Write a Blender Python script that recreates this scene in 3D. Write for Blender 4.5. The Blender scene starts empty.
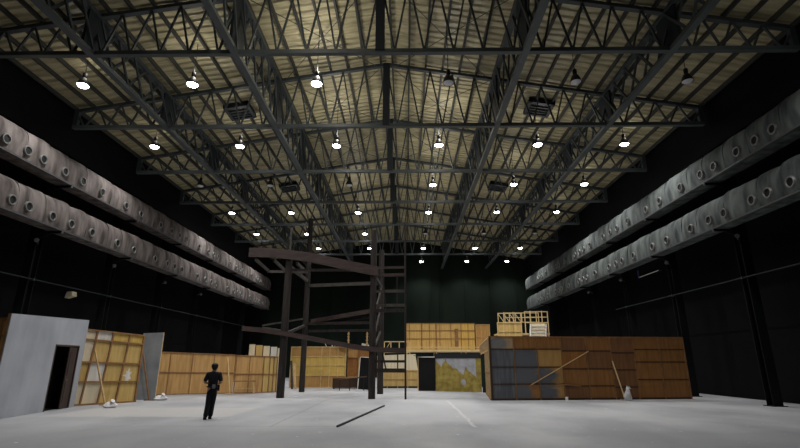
import bpy, bmesh, math, random
from mathutils import Vector, Matrix
from math import sin, cos, pi, radians, atan2, sqrt
random.seed(7)
S = bpy.context.scene
COL = S.collection
XC = -0.95                      # centre line of the hall
ROOF0, SLOPE = 16.85, 0.166     # underside of the roof sheet at the ridge, pitch
def roofz(x): return ROOF0 - SLOPE*abs(x-XC)

# ------------------------------------------------------------------ materials
def nmat(name, col, rough=0.7, metal=0.0, col2=None, scale=3.0, bump=0.0, bscale=20.0, stretch=(1,1,1), detail=5, spec=0.3, lo=.35, hi=.65):
    m = bpy.data.materials.new(name); m.use_nodes = True
    nt = m.node_tree; N = nt.nodes; L = nt.links; b = N['Principled BSDF']
    b.inputs['Base Color'].default_value = (*col, 1)
    b.inputs['Roughness'].default_value = rough; b.inputs['Metallic'].default_value = metal
    b.inputs['Specular IOR Level'].default_value = spec
    tc = N.new('ShaderNodeTexCoord'); mp = N.new('ShaderNodeMapping'); mp.inputs['Scale'].default_value = stretch
    L.new(tc.outputs['Object'], mp.inputs['Vector'])
    if col2:
        n = N.new('ShaderNodeTexNoise'); n.inputs['Scale'].default_value = scale; n.inputs['Detail'].default_value = detail
        r = N.new('ShaderNodeValToRGB')
        r.color_ramp.elements[0].position = lo; r.color_ramp.elements[1].position = hi
        r.color_ramp.elements[0].color = (*col, 1); r.color_ramp.elements[1].color = (*col2, 1)
        L.new(mp.outputs[0], n.inputs['Vector']); L.new(n.outputs['Fac'], r.inputs['Fac']); L.new(r.outputs[0], b.inputs['Base Color'])
    if bump:
        n2 = N.new('ShaderNodeTexNoise'); n2.inputs['Scale'].default_value = bscale; n2.inputs['Detail'].default_value = 4
        bp = N.new('ShaderNodeBump'); bp.inputs['Strength'].default_value = bump; bp.inputs['Distance'].default_value = .05
        L.new(mp.outputs[0], n2.inputs['Vector']); L.new(n2.outputs['Fac'], bp.inputs['Height']); L.new(bp.outputs[0], b.inputs['Normal'])
    return m

def emat(name, col, strength):
    m = bpy.data.materials.new(name); m.use_nodes = True
    b = m.node_tree.nodes['Principled BSDF']
    b.inputs['Base Color'].default_value = (.8,.8,.8,1)
    b.inputs['Emission Color'].default_value = (*col,1); b.inputs['Emission Strength'].default_value = strength
    return m

def ply(name, c1, c2, paint=None, centre=(.5,.5), rad=(.5,.5)):
    """plywood: grain stretched up the sheet; optional patch of old grey paint in sheet (generated) coordinates"""
    m = nmat(name, c1, .65, col2=c2, scale=2.2, stretch=(3.5,3.5,.35), bump=.12, bscale=14, lo=.3, hi=.7)
    if paint:
        nt = m.node_tree; N = nt.nodes; L = nt.links; b = N['Principled BSDF']
        src = b.inputs['Base Color'].links[0].from_socket
        tc = N.new('ShaderNodeTexCoord'); sub = N.new('ShaderNodeVectorMath'); sub.operation = 'SUBTRACT'
        sub.inputs[1].default_value = (centre[0], .5, centre[1])
        div = N.new('ShaderNodeVectorMath'); div.operation = 'DIVIDE'; div.inputs[1].default_value = (rad[0], 1000., rad[1])
        ln = N.new('ShaderNodeVectorMath'); ln.operation = 'LENGTH'
        L.new(tc.outputs['Generated'], sub.inputs[0]); L.new(sub.outputs[0], div.inputs[0]); L.new(div.outputs[0], ln.inputs[0])
        ns = N.new('ShaderNodeTexNoise'); ns.inputs['Scale'].default_value = 3; L.new(tc.outputs['Object'], ns.inputs['Vector'])
        ad = N.new('ShaderNodeMath'); ad.operation = 'ADD'; L.new(ln.outputs['Value'], ad.inputs[0]); L.new(ns.outputs['Fac'], ad.inputs[1])
        rp = N.new('ShaderNodeValToRGB'); rp.color_ramp.elements[0].position = .66; rp.color_ramp.elements[1].position = .95
        hv = N.new('ShaderNodeMath'); hv.operation = 'MULTIPLY'; hv.inputs[1].default_value = .55
        L.new(ad.outputs[0], hv.inputs[0]); L.new(hv.outputs[0], rp.inputs['Fac'])
        mx = N.new('ShaderNodeMix'); mx.data_type = 'RGBA'
        L.new(rp.outputs[0], mx.inputs['Factor']); mx.inputs['A'].default_value = (*paint,1); L.new(src, mx.inputs['B'])
        L.new(mx.outputs['Result'], b.inputs['Base Color'])
    return m

M = {}
M['steel'] = nmat('painted_steel', (.032,.040,.042), .5, col2=(.052,.062,.064), scale=1.2, spec=.4)
M['steel2'] = nmat('lit_chord_steel', (.060,.072,.072), .45, col2=(.088,.102,.102), scale=.8, spec=.4)  # paler copy of the truss steel, light from below put into the colour
M['plate'] = nmat('gusset_steel', (.012,.016,.020), .6)
M['purlin'] = nmat('purlin_steel', (.045,.045,.040), .6)
M['black'] = nmat('black_wall_paint', (.0022,.0023,.0028), .8, col2=(.0042,.0042,.005), scale=.5, spec=.1)
M['backwall'] = nmat('dark_green_wall_paint', (.004,.007,.005), .85, col2=(.008,.013,.009), scale=.35, stretch=(1,1,.4), spec=.1)
M['column'] = nmat('black_column_paint', (.0035,.004,.0048), .6, spec=.2)
M['fabricL'] = nmat('dusty_duct_cloth', (.062,.052,.048), .9, col2=(.20,.172,.16), scale=1.6, stretch=(1,1.3,.35), bump=.8, bscale=2.6, spec=.1)
M['fabricR'] = nmat('grey_duct_cloth', (.048,.056,.056), .9, col2=(.15,.166,.158), scale=1.6, stretch=(1,1.3,.35), bump=.8, bscale=2.6, spec=.1)
M['alu'] = nmat('dull_aluminium', (.20,.20,.19), .5, metal=.5)
M['hole'] = nmat('dark_throat', (.008,.008,.008), .8)
M['rail'] = nmat('duct_rail_steel', (.065,.065,.065), .5)
M['ply_orange'] = ply('orange_plywood', (.41,.23,.08), (.60,.36,.135))
M['ply_tan'] = ply('tan_plywood', (.50,.335,.105), (.66,.46,.17))
M['ply_yellow'] = ply('yellow_plywood', (.55,.36,.085), (.72,.50,.14))
M['ply_brown'] = ply('brown_plywood', (.24,.105,.030), (.36,.165,.050))
M['ply_dark'] = ply('dark_brown_plywood', (.17,.078,.032), (.26,.12,.048))
M['ply_amber'] = ply('amber_plywood', (.42,.235,.075), (.52,.30,.10))
M['ply_cream'] = ply('cream_board', (.68,.58,.40), (.80,.70,.50))
M['ply_white'] = ply('whitewashed_board', (.62,.60,.54), (.78,.76,.70))
GREY = (.125,.13,.145)
M['ply_grey'] = ply('grey_painted_plywood', (.085,.09,.105), (.15,.155,.17))
M['ply_patch_a'] = ply('half_painted_plywood', (.37,.21,.07), (.48,.28,.10), GREY, (.45,.35), (.75,.9))
M['ply_patch_b'] = ply('part_painted_plywood', (.42,.235,.075), (.52,.30,.10), GREY, (.15,.45), (.6,.7))
M['ply_patch_c'] = ply('corner_painted_plywood', (.27,.13,.045), (.38,.19,.07), GREY, (.15,.4), (.5,.7))
M['ply_smear'] = ply('smeared_plywood', (.42,.28,.15), (.52,.36,.2), (.22,.21,.2), (.3,.5), (.5,.6))
M['batten'] = nmat('pale_timber', (.46,.30,.14), .65, col2=(.60,.42,.21), scale=3, stretch=(2,2,2))
M['batten_brown'] = nmat('brown_timber', (.21,.105,.042), .65, col2=(.30,.16,.07), scale=3)
M['batten_dark'] = nmat('dark_timber_batten', (.055,.030,.018), .7)
M['batten_yellow'] = nmat('yellow_timber', (.58,.42,.19), .65, col2=(.72,.54,.27), scale=3)
M['grey_paint'] = nmat('grey_scenic_paint', (.31,.325,.36), .75, col2=(.40,.415,.45), scale=1.1, stretch=(1,1,.5), detail=8)
M['grey_return'] = nmat('slate_scenic_paint', (.20,.215,.225), .8, col2=(.30,.315,.32), scale=1.0, detail=7)
M['tower'] = nmat('charred_timber', (.012,.0095,.0085), .75, col2=(.028,.021,.018), scale=3, stretch=(3,3,.4), bump=.3, bscale=8)
M['tower_red'] = nmat('reddish_dark_timber', (.030,.019,.017), .7, col2=(.055,.036,.031), scale=2, stretch=(.6,4,4), bump=.3, bscale=6)
M['tower_grey'] = nmat('weathered_grey_timber', (.036,.031,.027), .75, col2=(.065,.057,.048), scale=3)
M['mural'] = nmat('mustard_scenic_paint', (.25,.18,.035), .7, col2=(.44,.34,.085), scale=3.2, detail=9)
M['mural_grey'] = nmat('peeled_lilac_grey_plaster', (.34,.34,.36), .8, col2=(.47,.47,.50), scale=3, detail=8)
M['dark_board'] = nmat('dark_board_paint', (.016,.018,.022), .6)
M['green_black'] = nmat('dark_green_cloth', (.010,.016,.012), .9)
M['blackcloth'] = nmat('matte_black', (.006,.006,.006), .95)
M['door'] = nmat('dark_brown_door_paint', (.034,.023,.021), .5, col2=(.055,.038,.034), scale=2, stretch=(3,3,.4))
M['bag'] = nmat('white_sandbag_cloth', (.52,.50,.50), .9, col2=(.74,.73,.73), scale=6, bump=.4, bscale=14)
M['shirt'] = nmat('black_shirt_cloth', (.011,.012,.016), .9)
M['trouser'] = nmat('black_trouser_cloth', (.009,.010,.013), .9)
M['skin'] = nmat('skin', (.36,.20,.13), .6)
M['hair'] = nmat('black_hair', (.008,.007,.006), .6)
M['shoe'] = nmat('black_leather', (.010,.010,.011), .35)
M['pouch'] = nmat('grey_pouch_cloth', (.16,.16,.17), .7)
M['housing'] = nmat('lamp_housing', (.015,.015,.015), .5, metal=.3)
M['reflector'] = nmat('lamp_reflector', (.03,.03,.03), .5, metal=.1)
M['lens_off'] = nmat('unlit_lamp_glass', (.7,.7,.72), .2)
M['lens_on'] = emat('lit_lamp_glass', (.92,.93,1.0), 28)
M['tube'] = nmat('white_plastic_tube', (.6,.6,.6), .5)
M['cup'] = nmat('white_paper_cup', (.8,.8,.78), .6)

# roof: tan foil insulation with cross ripples
m = nmat('tan_roof_insulation', (.36,.315,.175), .40, col2=(.62,.55,.33), scale=1.4, stretch=(.3,2.0,1), bump=1.0, bscale=2.6, spec=.5, detail=8)
nt = m.node_tree
wv = nt.nodes.new('ShaderNodeTexWave'); wv.wave_type='BANDS'; wv.bands_direction='Y'; wv.inputs['Scale'].default_value=.8; wv.inputs['Distortion'].default_value=2.2; wv.inputs['Detail'].default_value=3; wv.inputs['Detail Scale'].default_value=1.2
tc = nt.nodes.new('ShaderNodeTexCoord'); nt.links.new(tc.outputs['Object'], wv.inputs['Vector'])
bp2 = nt.nodes.new('ShaderNodeBump'); bp2.inputs['Strength'].default_value=.9; bp2.inputs['Distance'].default_value=.16
pb = nt.nodes['Principled BSDF']; old = pb.inputs['Normal'].links[0].from_socket
nt.links.new(wv.outputs['Fac'], bp2.inputs['Height']); nt.links.new(old, bp2.inputs['Normal']); nt.links.new(bp2.outputs[0], pb.inputs['Normal'])
M['roof'] = m

# floor: worn concrete with a painted-out rectangle and lines; lit middle and dim front put into the colour
m = nmat('worn_concrete', (.265,.272,.288), .55, col2=(.40,.405,.415), scale=.42, stretch=(1,.6,1), bump=.08, bscale=9, detail=12, spec=.35, lo=.36, hi=.64)
nt = m.node_tree; N = nt.nodes; L = nt.links; pb = N['Principled BSDF']
def boxmask(x0,x1,y0,y1,wob=.5,soft=.12):
    tc = N.new('ShaderNodeTexCoord'); ns = N.new('ShaderNodeTexNoise'); ns.inputs['Scale'].default_value=1.3; ns.inputs['Detail'].default_value=6
    L.new(tc.outputs['Object'], ns.inputs['Vector'])
    ad = N.new('ShaderNodeVectorMath'); ad.operation='MULTIPLY_ADD'; L.new(ns.outputs['Color'], ad.inputs[0]); ad.inputs[1].default_value=(wob,wob,0); L.new(tc.outputs['Object'], ad.inputs[2])
    sp = N.new('ShaderNodeSeparateXYZ'); L.new(ad.outputs[0], sp.inputs[0])
    def half(out, c, h):
        s_ = N.new('ShaderNodeMath'); s_.operation='SUBTRACT'; L.new(out, s_.inputs[0]); s_.inputs[1].default_value=c+wob*.5
        a_ = N.new('ShaderNodeMath'); a_.operation='ABSOLUTE'; L.new(s_.outputs[0], a_.inputs[0])
        r_ = N.new('ShaderNodeMapRange'); r_.inputs['From Min'].default_value=h-soft; r_.inputs['From Max'].default_value=h+soft; r_.inputs['To Min'].default_value=1; r_.inputs['To Max'].default_value=0
        L.new(a_.outputs[0], r_.inputs['Value']); return r_.outputs[0]
    mu = N.new('ShaderNodeMath'); mu.operation='MULTIPLY'
    L.new(half(sp.outputs[0], (x0+x1)/2, (x1-x0)/2), mu.inputs[0]); L.new(half(sp.outputs[1], (y0+y1)/2, (y1-y0)/2), mu.inputs[1])
    return mu.outputs[0]
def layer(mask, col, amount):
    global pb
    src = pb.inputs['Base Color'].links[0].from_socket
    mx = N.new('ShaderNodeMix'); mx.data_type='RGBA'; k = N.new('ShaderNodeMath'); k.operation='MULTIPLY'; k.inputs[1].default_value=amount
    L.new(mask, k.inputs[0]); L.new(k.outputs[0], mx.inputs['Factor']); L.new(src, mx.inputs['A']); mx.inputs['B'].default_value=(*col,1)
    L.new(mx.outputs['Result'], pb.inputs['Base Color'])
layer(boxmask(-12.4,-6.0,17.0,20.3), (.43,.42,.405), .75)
layer(boxmask(-30,-1,-8,14.2,1.2,1.0), (.20,.203,.215), .5)  # dim front left, fall-off of the lamplight put into the colour
layer(boxmask(-1.2,3.2,15.5,24.5,1.6,.6), (.47,.475,.49), .6)  # strongly lit middle of the floor, painted as a lighter tone
layer(boxmask(1.92,2.02,14.5,24,.25,.03), (.62,.62,.62), .6)
layer(boxmask(-3.9,-3.85,14.5,24,.1,.03), (.15,.15,.15), .6)
layer(boxmask(-9,-2,14.55,14.65,.1,.03), (.17,.17,.17), .4)
layer(boxmask(4,18,-8,13.8,1.0,.5), (.20,.21,.23), .5)  # dim front right, painted darker where the lamplight falls off
sk = N.new('ShaderNodeTexNoise'); sk.inputs['Scale'].default_value=5; sk.inputs['Detail'].default_value=3
tc = N.new('ShaderNodeTexCoord'); L.new(tc.outputs['Object'], sk.inputs['Vector'])
rp = N.new('ShaderNodeValToRGB'); rp.color_ramp.elements[0].position=.70; rp.color_ramp.elements[1].position=.74; L.new(sk.outputs['Fac'], rp.inputs['Fac'])
layer(rp.outputs[0], (.75,.75,.75), .7)
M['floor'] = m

# ------------------------------------------------------------------ mesh helpers
class MB:
    def __init__(s): s.v=[]; s.f=[]; s.smooth=False
    def _add(s, vs, fs):
        o=len(s.v); s.v += [tuple(v) for v in vs]; s.f += [tuple(i+o for i in f) for f in fs]; return s
    def box(s, x0,x1,y0,y1,z0,z1):
        return s._add([(x0,y0,z0),(x1,y0,z0),(x1,y1,z0),(x0,y1,z0),(x0,y0,z1),(x1,y0,z1),(x1,y1,z1),(x0,y1,z1)],
            [(0,3,2,1),(4,5,6,7),(0,1,5,4),(1,2,6,5),(2,3,7,6),(3,0,4,7)])
    def bar(s, p, q, w, h=None, up=(0,0,1)):
        h = h or w; p=Vector(p); q=Vector(q); d=(q-p).normalized(); up=Vector(up)
        if abs(d.dot(up))>.98: up=Vector((0,1,0))
        a=d.cross(up).normalized()*w/2; b=a.cross(d).normalized()*h/2
        return s._add([p-a-b,p+a-b,p+a+b,p-a+b,q-a-b,q+a-b,q+a+b,q-a+b],[(0,1,2,3)[::-1],(4,5,6,7),(0,1,5,4),(1,2,6,5),(2,3,7,6),(3,0,4,7)])
    def path(s, pts, w, h):
        """bar with a varying rectangular section along points in the xz plane direction"""
        vs=[];fs=[]
        for i,p in enumerate(pts):
            p=Vector(p)
            vs += [p+Vector((0,-w/2,-h/2)),p+Vector((0,w/2,-h/2)),p+Vector((0,w/2,h/2)),p+Vector((0,-w/2,h/2))]
            if i:
                o=4*(i-1)
                fs += [(o+k,o+(k+1)%4,o+4+(k+1)%4,o+4+k) for k in range(4)]
        fs += [(3,2,1,0),tuple(len(vs)-4+k for k in range(4))]
        return s._add(vs,fs)
    def lathe(s, prof, n=16, axis='z', c=(0,0,0)):
        vs=[];fs=[]
        for (r,z) in prof:
            for k in range(n):
                a=2*pi*k/n; x,y=r*cos(a),r*sin(a)
                v={'z':(x,y,z),'x':(z,x,y),'y':(x,z,y)}[axis]; vs.append((v[0]+c[0],v[1]+c[1],v[2]+c[2]))
        m=len(prof)
        for i in range(m-1):
            for k in range(n): fs.append((i*n+k,i*n+(k+1)%n,(i+1)*n+(k+1)%n,(i+1)*n+k))
        if prof[0][0]>1e-6: fs.append(tuple(range(n))[::-1])
        if prof[-1][0]>1e-6: fs.append(tuple((m-1)*n+k for k in range(n)))
        s.smooth=True
        return s._add(vs,fs)
    def tube(s, p, q, r, n=10, r2=None):
        p=Vector(p);q=Vector(q);d=(q-p).normalized();up=Vector((0,0,1)) if abs(d.z)<.95 else Vector((0,1,0))
        a=d.cross(up).normalized();b=d.cross(a); r2=r2 or r
        vs=[p+(a*cos(2*pi*k/n)+b*sin(2*pi*k/n))*r for k in range(n)]+[q+(a*cos(2*pi*k/n)+b*sin(2*pi*k/n))*r2 for k in range(n)]
        fs=[(k,(k+1)%n,n+(k+1)%n,n+k) for k in range(n)]+[tuple(range(n))[::-1],tuple(range(n,2*n))]
        return s._add(vs,fs)
    def prism(s, poly, y0, y1):
        """polygon in xz extruded in y"""
        n=len(poly); vs=[(x,y0,z) for x,z in poly]+[(x,y1,z) for x,z in poly]
        return s._add(vs,[tuple(range(n)),tuple(range(2*n-1,n-1,-1))]+[(k,n+k,n+(k+1)%n,(k+1)%n) for k in range(n)])
    def mesh(s, name):
        me=bpy.data.meshes.new(name); me.from_pydata(s.v,[],s.f)
        bm=bmesh.new(); bm.from_mesh(me); bmesh.ops.recalc_face_normals(bm,faces=bm.faces); bm.to_mesh(me); bm.free()
        if s.smooth:
            for p in me.polygons: p.use_smooth=True
            me.set_sharp_from_angle(angle=radians(40))
        return me
    def build(s, name, mat, parent=None, bevel=0):
        o=bpy.data.objects.new(name, s.mesh(name)); COL.objects.link(o)
        o.data.materials.append(mat if not isinstance(mat,str) else M[mat])
        if parent: o.parent=parent
        if bevel:
            b=o.modifiers.new('bevel','BEVEL'); b.width=bevel; b.segments=2
        return o
def tag(o, label=None, cat=None, group=None, kind=None):
    if label: o['label']=label
    if cat: o['category']=cat
    if group: o['group']=group
    if kind: o['kind']=kind
    return o
def thing(name, label, cat, loc=(0,0,0), rotz=0, group=None):
    o=bpy.data.objects.new(name,None); COL.objects.link(o); o.location=loc; o.rotation_euler=(0,0,rotz); o.empty_display_size=.3
    return tag(o,label,cat,group)
def struct(name, mb, mat):
    return tag(mb.build(name,mat), kind='structure')
KIDS={}
def children(o): return [c for c in bpy.data.objects if c.parent==o]
def copy_tree(o, parent=None, kids=None):
    c=o.copy(); COL.objects.link(c)
    if parent: c.parent=parent
    for ch in children(o): copy_tree(ch,c)
    return c
def ordinal(k): return ['nearest','second nearest','third nearest','fourth nearest','fifth nearest','sixth nearest','farthest'][k]
def bar(name, p, q, w, h, mat, parent, up=(0,0,1)): return MB().bar(p,q,w,h,up).build(name,mat,parent)

# ------------------------------------------------------------------ the hall
HW=18.2; Y0,Y1=-8.0,58.6
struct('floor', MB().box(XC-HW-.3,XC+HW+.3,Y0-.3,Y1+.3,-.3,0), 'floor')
ez=ROOF0-SLOPE*HW
struct('ceiling', MB().prism([(XC-HW-.3,ROOF0-SLOPE*(HW+.3)),(XC,ROOF0),(XC+HW+.3,ROOF0-SLOPE*(HW+.3)),(XC+HW+.3,ROOF0-SLOPE*(HW+.3)+.15),(XC,ROOF0+.15),(XC-HW-.3,ROOF0-SLOPE*(HW+.3)+.15)],Y0-.3,Y1+.3),'roof')
struct('wall_left', MB().box(XC-HW-.3,XC-HW,Y0,Y1,0,ez+.02),'black')
struct('wall_right', MB().box(XC+HW,XC+HW+.3,Y0,Y1,0,ez+.02),'black')
gable=[(XC-HW,0),(XC+HW,0),(XC+HW,ez),(XC,ROOF0),(XC-HW,ez)]
wb=MB().prism(gable,Y1,Y1+.3)
struct('wall_back', wb,'backwall')
struct('wall_front', MB().prism(gable,Y0-.3,Y0),'black')
# upright ribs of the back wall's cladding
for k,x in enumerate((-12.4,-9.3,-6.2,-3.1,0,3.05,4.3,7.4,10.5,13.6)):
    struct('trim_%d'%(k+1), MB().box(x-.09,x+.09,Y1-.12,Y1,0,roofz(x)-.05),'backwall')

# black cladding hung between the eaves and the ducts
for k,sd in enumerate((-1,1)):
    xa=XC+sd*15.95; struct('trim_%d'%(k+11), MB().box(min(xa,xa+sd*.12),max(xa,xa+sd*.12),Y0,Y1,11.75,roofz(xa+sd*.12)-.02),'black')

# ------------------------------------------------------------------ roof steel
TY=[15.4+5.85*k for k in range(7)]
ZB=13.07; TH=15.72
def topz(x): return ROOF0-.28-SLOPE*abs(x)     # top chord, local x from the centre line
def make_truss():
    t=thing('roof_truss','x','roof truss',(XC,TY[0],0),0,'cross trusses under the roof')
    bar('bottom_chord',(-TH,0,ZB),(TH,0,ZB),.20,.17,M['steel2'],t)
    for s in (-1,1): bar('top_chord',(0,0,topz(0)),(s*TH,0,topz(TH)),.20,.16,M['steel'],t)
    bar('king_post',(0,0,ZB),(0,0,topz(0)),.34,.30,M['plate'],t)
    for s in (-1,1): bar('end_post',(s*(TH-.09),0,ZB),(s*(TH-.09),0,topz(TH)),.22,.18,M['steel'],t)
    n=14; p=TH/n
    for s in (-1,1):
        for k in range(n):
            xa,xm,xb=s*k*p,s*(k+.5)*p,s*(k+1)*p
            if k>0 or True: bar('web_bar',(xa,0,topz(xa)),(xm,0,ZB),.07,.07,M['steel'],t)
            bar('web_bar',(xm,0,ZB),(xb,0,topz(xb)),.07,.07,M['steel'],t)
    return t
tr=make_truss()
for k,y in enumerate(TY):
    o=tr if k==0 else copy_tree(tr)
    o.location=(XC,y,0)
    o['label']='grey steel lattice roof truss across the hall, %s to the camera'%ordinal(k) if k<6 else 'grey steel lattice roof truss across the hall, farthest from the camera'

def make_girder(half, name_pos, sidex):
    tz=topz(half)-.05
    t=thing('roof_girder','x','roof girder',(XC+sidex*half,0,0),0,'lengthwise lattice girders under the roof')
    y0,y1=9.5,Y1-.05
    bar('bottom_chord',(0,y0,ZB-.03),(0,y1,ZB-.03),.26,.16,M['steel2'],t)
    bar('top_chord',(0,y0,tz),(0,y1,tz),.24,.16,M['steel'],t)
    ys=[TY[0]-5.85]+TY+[TY[-1]+5.85]
    for a,b in zip(ys[:-1],ys[1:]):
        n=5; st=(b-a)/n
        for i in range(n):
            ya=a+i*st
            bar('web_bar',(-.06,ya,ZB),(-.06,ya+st,tz),.10,.07,M['steel'],t,(1,0,0))
            bar('web_bar',(.06,ya,tz),(.06,ya+st,ZB),.10,.07,M['steel'],t,(1,0,0))
    for y in TY:
        MB().box(-.05,.05,y-.62,y+.62,ZB+.1,tz-.05).build('gusset_plate',M['plate'],t)
    tag(t,'deep grey lattice girder along the roof, '+name_pos)
    return t
make_girder(5.5,'left of the ridge and nearest it',-1)
make_girder(5.5,'right of the ridge and nearest it',1)
make_girder(11,'outermost on the left',-1)
make_girder(11,'outermost on the right',1)

# purlins: lie on the top chords, right under the sheet
pl=None
words=['first','second','third','fourth','fifth','sixth','seventh','eighth','ninth','tenth','eleventh','twelfth','thirteenth','fourteenth','fifteenth','sixteenth','seventeenth','eighteenth','nineteenth','twentieth']
for s,side in ((-1,'left'),(1,'right')):
    for k in range(19):
        x=.30+k*.86
        if pl is None:
            pl=MB().box(-.045,.045,8.2,Y1-.02,-.19,0).build('roof_purlin',M['purlin']); o=pl
        else:
            o=pl.copy(); COL.objects.link(o)
        o.location=(XC+s*x,0,roofz(XC+x)-.005)
        tag(o,'dark steel purlin along the roof sheet, %s to the %s of the ridge'%(words[k],side),'purlin','roof purlins')
# thin bracing rods between the trusses
for k,(ya,yb) in enumerate(zip(TY[:3],TY[1:4])):
    for s,side in ((-1,'left'),(1,'right')):
        t=thing('cross_brace','thin rod cross bracing under the roof, %s of the ridge, %s bay'%(side,['nearest','second','third'][k]),'bracing',(XC,ya,0),0,'rod bracing under the roof')
        z0,z1=topz(.6)-.1,topz(5.2)-.1
        MB().tube((s*.4,.1,z0),(s*5.2,yb-ya-.1,z1),.018,6).build('rod',M['steel'],t)
        MB().tube((s*5.2,.1,z1),(s*.4,yb-ya-.1,z0),.018,6).build('rod',M['steel'],t)
# roof vents
for x,y,lab in ((-9.25,23.6,'left side near'),(7.38,23.4,'right side near'),(-9.3,35.6,'left side farther'),(7.4,35.7,'right side farther')):
    sl=math.atan(SLOPE)*(1 if x>XC else -1)
    t=thing('roof_vent','square dark vent with a frame in the tan roof, %s'%lab,'vent',(x,y,roofz(x)-.27),0,'roof vents'); t.rotation_euler=(0,sl,0)
    f=MB()
    for a in (-.62,.62): f.box(a-.08,a+.08,-.7,.7,-.06,.22); f.box(-.7,.7,a-.08,a+.08,-.06,.22)
    f.build('frame',M['plate'],t)
    MB().box(-.54,.54,-.54,.54,.05,.12).build('vent_panel',M['blackcloth'],t)
    sl_=MB()
    for i in range(4): sl_.box(-.5,.5,-.45+i*.28,-.41+i*.28,-.02,.05)
    sl_.build('louvre',M['steel'],t)

# ------------------------------------------------------------------ high bay lamps
LX=(-14.1,-9.28,-3.85,1.88,7.38,12.18)
LY=[11.9,18.0,24.15,30.3,36.5,43.1,49.1,56.0]
ON=['001001' if i==0 else '111000' if i==1 else '000111' if i in (3,7) else '111000' if i==5 else '111111' for i in range(8)]
LZ=13.35
ldata=bpy.data.lights.new('lamp_light','SPOT'); ldata.energy=640; ldata.spot_size=radians(132); ldata.spot_blend=.6; ldata.shadow_soft_size=.2; ldata.color=(1,.985,.97)
UD={}
for e,rf in [(e_,r_) for e_ in (9,29,90) for r_ in range(8)]:                          # outer lamps hang closer under the roof; uplight set per column and row to shape roof brightness
    ud=bpy.data.lights.new('lamp_spill','POINT'); ud.energy=.9*e*(1.3,1.25,1.0,.7,.45,.28,.18,.12)[rf]; ud.shadow_soft_size=.18; ud.color=(1,.95,.86); UD[(e,rf)]=ud
me_h=MB().lathe([(.03,.66),(.08,.64),(.09,.60),(.09,.44),(.06,.40)],14).mesh('ballast')
me_r=MB().lathe([(.06,.42),(.11,.38),(.19,.24),(.235,.10),(.25,.03),(.235,.03),(.21,.10),(.165,.23),(.08,.36)],18).mesh('reflector')
me_l=MB().lathe([(.0,-.05),(.10,-.045),(.18,-.01),(.225,.04),(.225,.06),(0.0,.08)],18).mesh('lens')
def lamp_part(name, me, mat, t):
    o=bpy.data.objects.new(name,me); COL.objects.link(o); o.parent=t
    if not me.materials: me.materials.append(M['steel'])
    o.material_slots[0].link='OBJECT'; o.material_slots[0].material=M[mat]
    return o
rows=['row above the camera','first row','second row','third row','fourth row','fifth row','sixth row','last row']
cols=['leftmost','second from left','third from left','third from right','second from right','rightmost']
for r,y in enumerate(LY):
    for c,x in enumerate(LX):
        on=ON[r][c]=='1'
        t=thing('high_bay_lamp','%s hanging roof lamp, %s in the %s of six from the camera'%('lit' if on else 'unlit',cols[c],rows[r]) if r else 'lit hanging roof lamp, %s in the row nearest overhead'%cols[c],'lamp',(x,y,LZ),0,'hanging high bay lamps')
        lamp_part('ballast',me_h,'housing',t); lamp_part('reflector',me_r,'reflector',t)
        lamp_part('lens',me_l,'lens_on' if on else 'lens_off',t)
        MB().tube((0,0,.64),(0,0,roofz(x)-LZ-.01),.016,6).build('rod',M['plate'],t)
        if on:
            for nm,dt,dz in (('lamp_light',ldata,-.12),('lamp_spill',UD[((9,29,90)[min(c,5-c)],r)],(.62,.75,.85)[min(c,5-c)])):
                l=bpy.data.objects.new(nm,dt); COL.objects.link(l); l.parent=t; l.location=(0.0 if dz<0 else .12,0,dz)

# ------------------------------------------------------------------ wall columns
CX=16.35
def make_column():
    t=thing('wall_column','x','column',(0,0,0),0,'black columns along the side walls')
    f=MB(); h=13.9
    f.box(-.20,.20,-.20,-.175,0,h); f.box(-.20,.20,.175,.20,0,h); f.box(-.012,.012,-.176,.176,0,h)
    f.build('shaft',M['column'],t)
    MB().box(-.3,.3,-.3,.3,0,.03).build('base_plate',M['column'],t)
    return t
wc=None
for s,side in ((-1,'left'),(1,'right')):
    for k,y in enumerate(TY):
        if wc is None: wc=make_column(); o=wc
        else: o=copy_tree(wc)
        o.location=(XC+s*CX,y,0)
        o['label']='black steel column on the %s wall under the %s roof truss'%(side, ordinal(k) if k<6 else 'farthest')

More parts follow.
